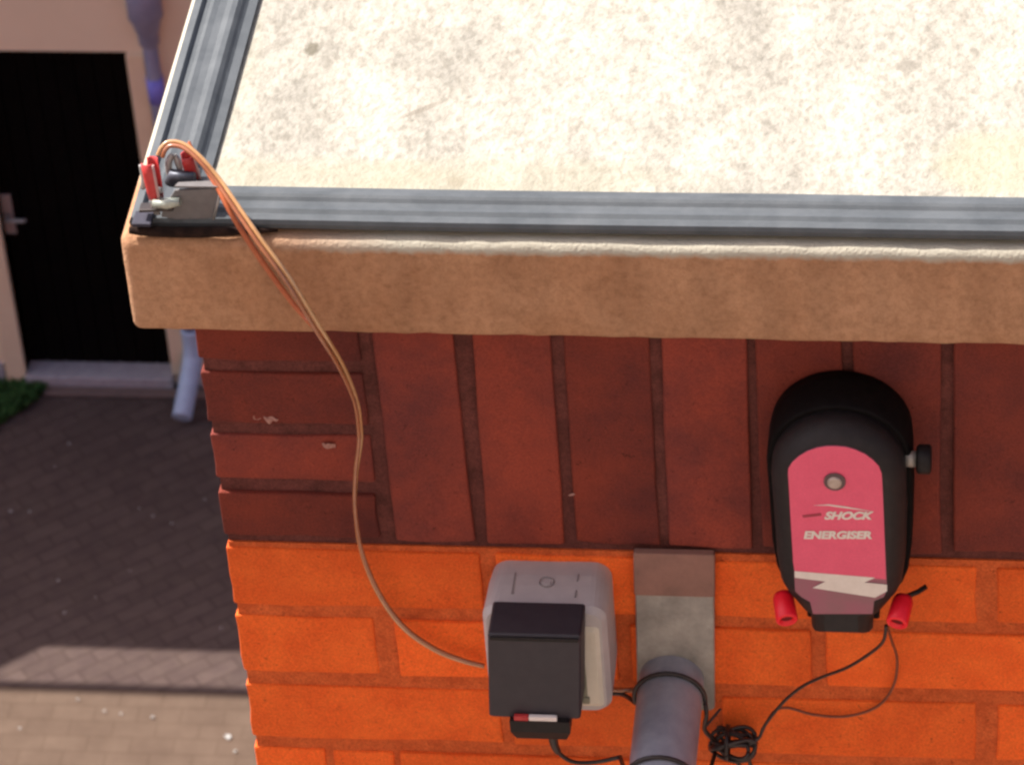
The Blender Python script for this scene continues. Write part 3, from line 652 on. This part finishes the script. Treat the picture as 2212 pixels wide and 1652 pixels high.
# ------------------------------------------------------------------ energiser
dv = thing('fence_energiser', (.506, 0, -.16), 'black rounded fence energiser with a pink label, hung on the wall over the soldier course', 'energiser')
def outline(y, inset, zo=0):
    cx = .5065; r = .0525-inset; P = []
    for k in range(21):
        a = math.radians(180-180*k/20); P.append(Vector((cx+r*math.cos(a), y, -.1125+(.0525-inset*.95)*math.sin(a)+zo)))
    right = [(.0522, -.150), (.0512, -.19), (.0485, -.215), (.044, -.229), (.033, -.246), (.0275, -.2505), (.0268, -.2655)]
    def sq(h, z): return (max(h-inset, .012), z + inset*(.8 if z < -.225 else .15))
    for h, z in right:
        h2, z2 = sq(h, z); P.append(Vector((cx+h2+.001, y, z2+zo)))
    for h, z in right[::-1]:
        h2, z2 = sq(h, z); P.append(Vector((cx-h2+.001, y, z2+zo)))
    return P
mb = MB(); mb.loft([outline(-.001, .001), outline(-.012, 0), outline(-.040, .0), outline(-.0425, .0015)], smooth=True)
mb.build('body', mat('matt_black_shell', (.0045, .0032, .0032), (.008, .006, .006), 150, .7, .0002, 1500, spec=.1), dv)
mb = MB(); mb.loft([outline(-.0424, .0042), outline(-.055, .0042), outline(-.0615, .0066), outline(-.066, .0102), outline(-.069, .0138), outline(-.0705, .0165)], smooth=True)
mb.build('front_cover', mat('charcoal_cover', (.017, .0135, .0135), (.025, .0195, .0195), 150, .6, .0002, 1500, spec=.3), dv)
LY = -.0712
lab = [(350, 690), (352, 665), (372, 632), (405, 602), (450, 575), (500, 557), (550, 549), (600, 548), (650, 553), (700, 567), (750, 590), (790, 620), (820, 652), (836, 690), (842, 800), (850, 1000), (860, 1240), (862, 1290), (845, 1325), (795, 1345), (788, 1412), (480, 1412), (465, 1350), (420, 1325), (388, 1295), (380, 1150), (365, 900)]
def z6(X, Y, y): return aty((1800+X/2.0645)/1.15732, (850+Y/2.0645)/1.15732, y)
LP = [z6(X, Y, LY) for X, Y in lab]
pink = [p for p in lab if p[1] < 1215] 
pk = [(385, 1215)] + [p for p in lab[-2:]] + lab[:16] + [(858, 1262)]
m_pink = mat('pink_label', (.74, .085, .165), (.78, .096, .18), 80, .5, grain=.08)
m_mauve = mat('mauve_label', (.34, .10, .145), (.27, .115, .135), 30, .55)
mb = MB(); mb.prism(LP, (0, .0012, 0)); lbk = mb.build('label', m_mauve, dv)
mb = MB(); mb.prism([z6(X, Y, LY-.0004) for X, Y in ([(352, 690)]+lab[1:13]+[(834, 690), (840, 800), (848, 1000), (857, 1235), (385, 1190), (378, 1150), (363, 900)])], (0, .00035, 0)); mb.build('pink_panel', m_pink, lbk)
m_white = mat('white_print', (.70, .62, .56), (.76, .68, .62), 200, .6)
mb = MB(); mb.prism([z6(X, Y, LY-.0008) for X, Y in ((385, 1192), (800, 1226), (745, 1250), (862, 1262), (862, 1295), (800, 1328), (478, 1278), (545, 1245), (385, 1225))], (0, .0003, 0)); mb.build('lightning_mark', m_white, lbk)
mb = MB(); mb.prism([z6(X, Y, LY-.0008) for X, Y in ((480, 853), (560, 848), (640, 858), (790, 884), (640, 866), (560, 854))], (0, .0003, 0)); mb.build('swoosh', m_white, lbk)
def lettering(text, x0, x1, ybase, ytop, m, shear=.3, bold=.05):
    cu = bpy.data.curves.new('lettering', 'FONT'); cu.body = text; cu.size = 1; cu.extrude = .0; cu.shear = shear; cu.offset = bold
    tmp = bpy.data.objects.new('tmp', cu); COL.objects.link(tmp); bpy.context.view_layer.update()
    me = bpy.data.meshes.new_from_object(tmp.evaluated_get(bpy.context.evaluated_depsgraph_get())); 
    xs = [v.co.x for v in me.vertices]; ysv = [v.co.y for v in me.vertices]
    bl = z6(x0, ybase, LY-.0009); br_ = z6(x1, ybase, LY-.0009); tl = z6(x0, ytop, LY-.0009)
    mb = MB(); vs_ = []
    for v in me.vertices:
        u = (v.co.x-min(xs))/(max(xs)-min(xs)); t = (v.co.y-min(ysv))/(max(ysv)-min(ysv)); vs_.append(bl+(br_-bl)*u+(tl-bl)*t)
    mb.add(vs_, [list(p.vertices) for p in me.polygons]); bpy.data.objects.remove(tmp); bpy.data.curves.remove(cu)
    return mb.build('lettering', m, lbk)
lettering('SHOCK', 538, 795, 926, 884, m_white)
lettering('ENERGISER', 432, 785, 1026, 984, m_white, .15)
mb = MB(); mb.prism([z6(X, Y, LY-.0008) for X, Y in ((425, 905), (520, 893), (525, 905), (430, 916))], (0, .0003, 0)); mb.build('dark_script', mat('dark_print', (.30, .03, .05), (.34, .04, .06), 100, .6), lbk)
c = z6(592, 730, LY-.001)
mb = MB(); mb.tube([c+Vector((0, .001, 0)), c+Vector((0, -.0008, 0))], .0078, 24); mb.build('screw_recess', mat('dark_recess', (.10, .06, .06), (.13, .08, .08), 80, .6), dv)
mb = MB(); mb.tube([c+Vector((0, 0, 0)), c+Vector((0, -.0020, 0)), c+Vector((0, -.0026, 0))], [.0054, .0052, .004], 20); mb.build('screw', mat('dull_screw', (.42, .33, .28), (.5, .42, .37), 300, .5, metal=.5), dv)
kc = Vector((.557, -.040, -.110))
mb = MB(); mb.tube([kc+Vector((-.004, 0, 0)), kc+Vector((.0055, 0, .0))], .0060, 18); mb.build('knob_base', mat('grey_metal_knob', (.33, .30, .27), (.4, .37, .34), 90, .45, metal=.3), dv)
mb = MB(); mb.tube([kc+Vector((.005, 0, 0)), kc+Vector((.007, 0, 0)), kc+Vector((.0145, 0, 0)), kc+Vector((.016, 0, 0))], [.0092, .0110, .0110, .0090], 18); mb.build('knob', M_black, dv)
M_term = mat('glossy_red_terminal', (.85, .007, .020), (.92, .010, .028), 100, .4)
M_hole = mat('shaded_red_bore', (.10, .0005, .001), (.13, .0008, .0015), 100, .5)  # near-black red paints the shade inside the hollow terminal ends
for x0, x1 in ((.4635, .4680), (.5530, .5485)):
    a = Vector((x0, -.052, -.2340)); b_ = Vector((x1, -.0735, -.2405)); d = (b_-a).normalized()
    u_ = d.orthogonal().normalized(); w_ = d.cross(u_)
    ring = lambda c, r: [c+r*(math.cos(math.tau*k/20)*u_+math.sin(math.tau*k/20)*w_) for k in range(20)]
    mb = MB(); mb.loft([ring(a, .0066), ring(a+d*.004, .0078), ring(b_-d*.001, .0082), ring(b_, .0076), ring(b_, .0056), ring(b_-d*.007, .0050)], True, True, False); t = mb.build('terminal', M_term, dv)
    mb = MB(); mb.tube([b_-d*.0069, b_-d*.0030], .0050, 14); mb.build('bore', M_hole, t)
# short dark stub at the right flank
mb = MB(); mb.tube([(.553, -.02, -.262), (.562, -.014, -.262), (.568, -.010, -.260)], .0020, 8); mb.build('dark_stub', M_black, dv)

for o in list(bpy.data.objects):
    if '_w' in o: del o['_w']
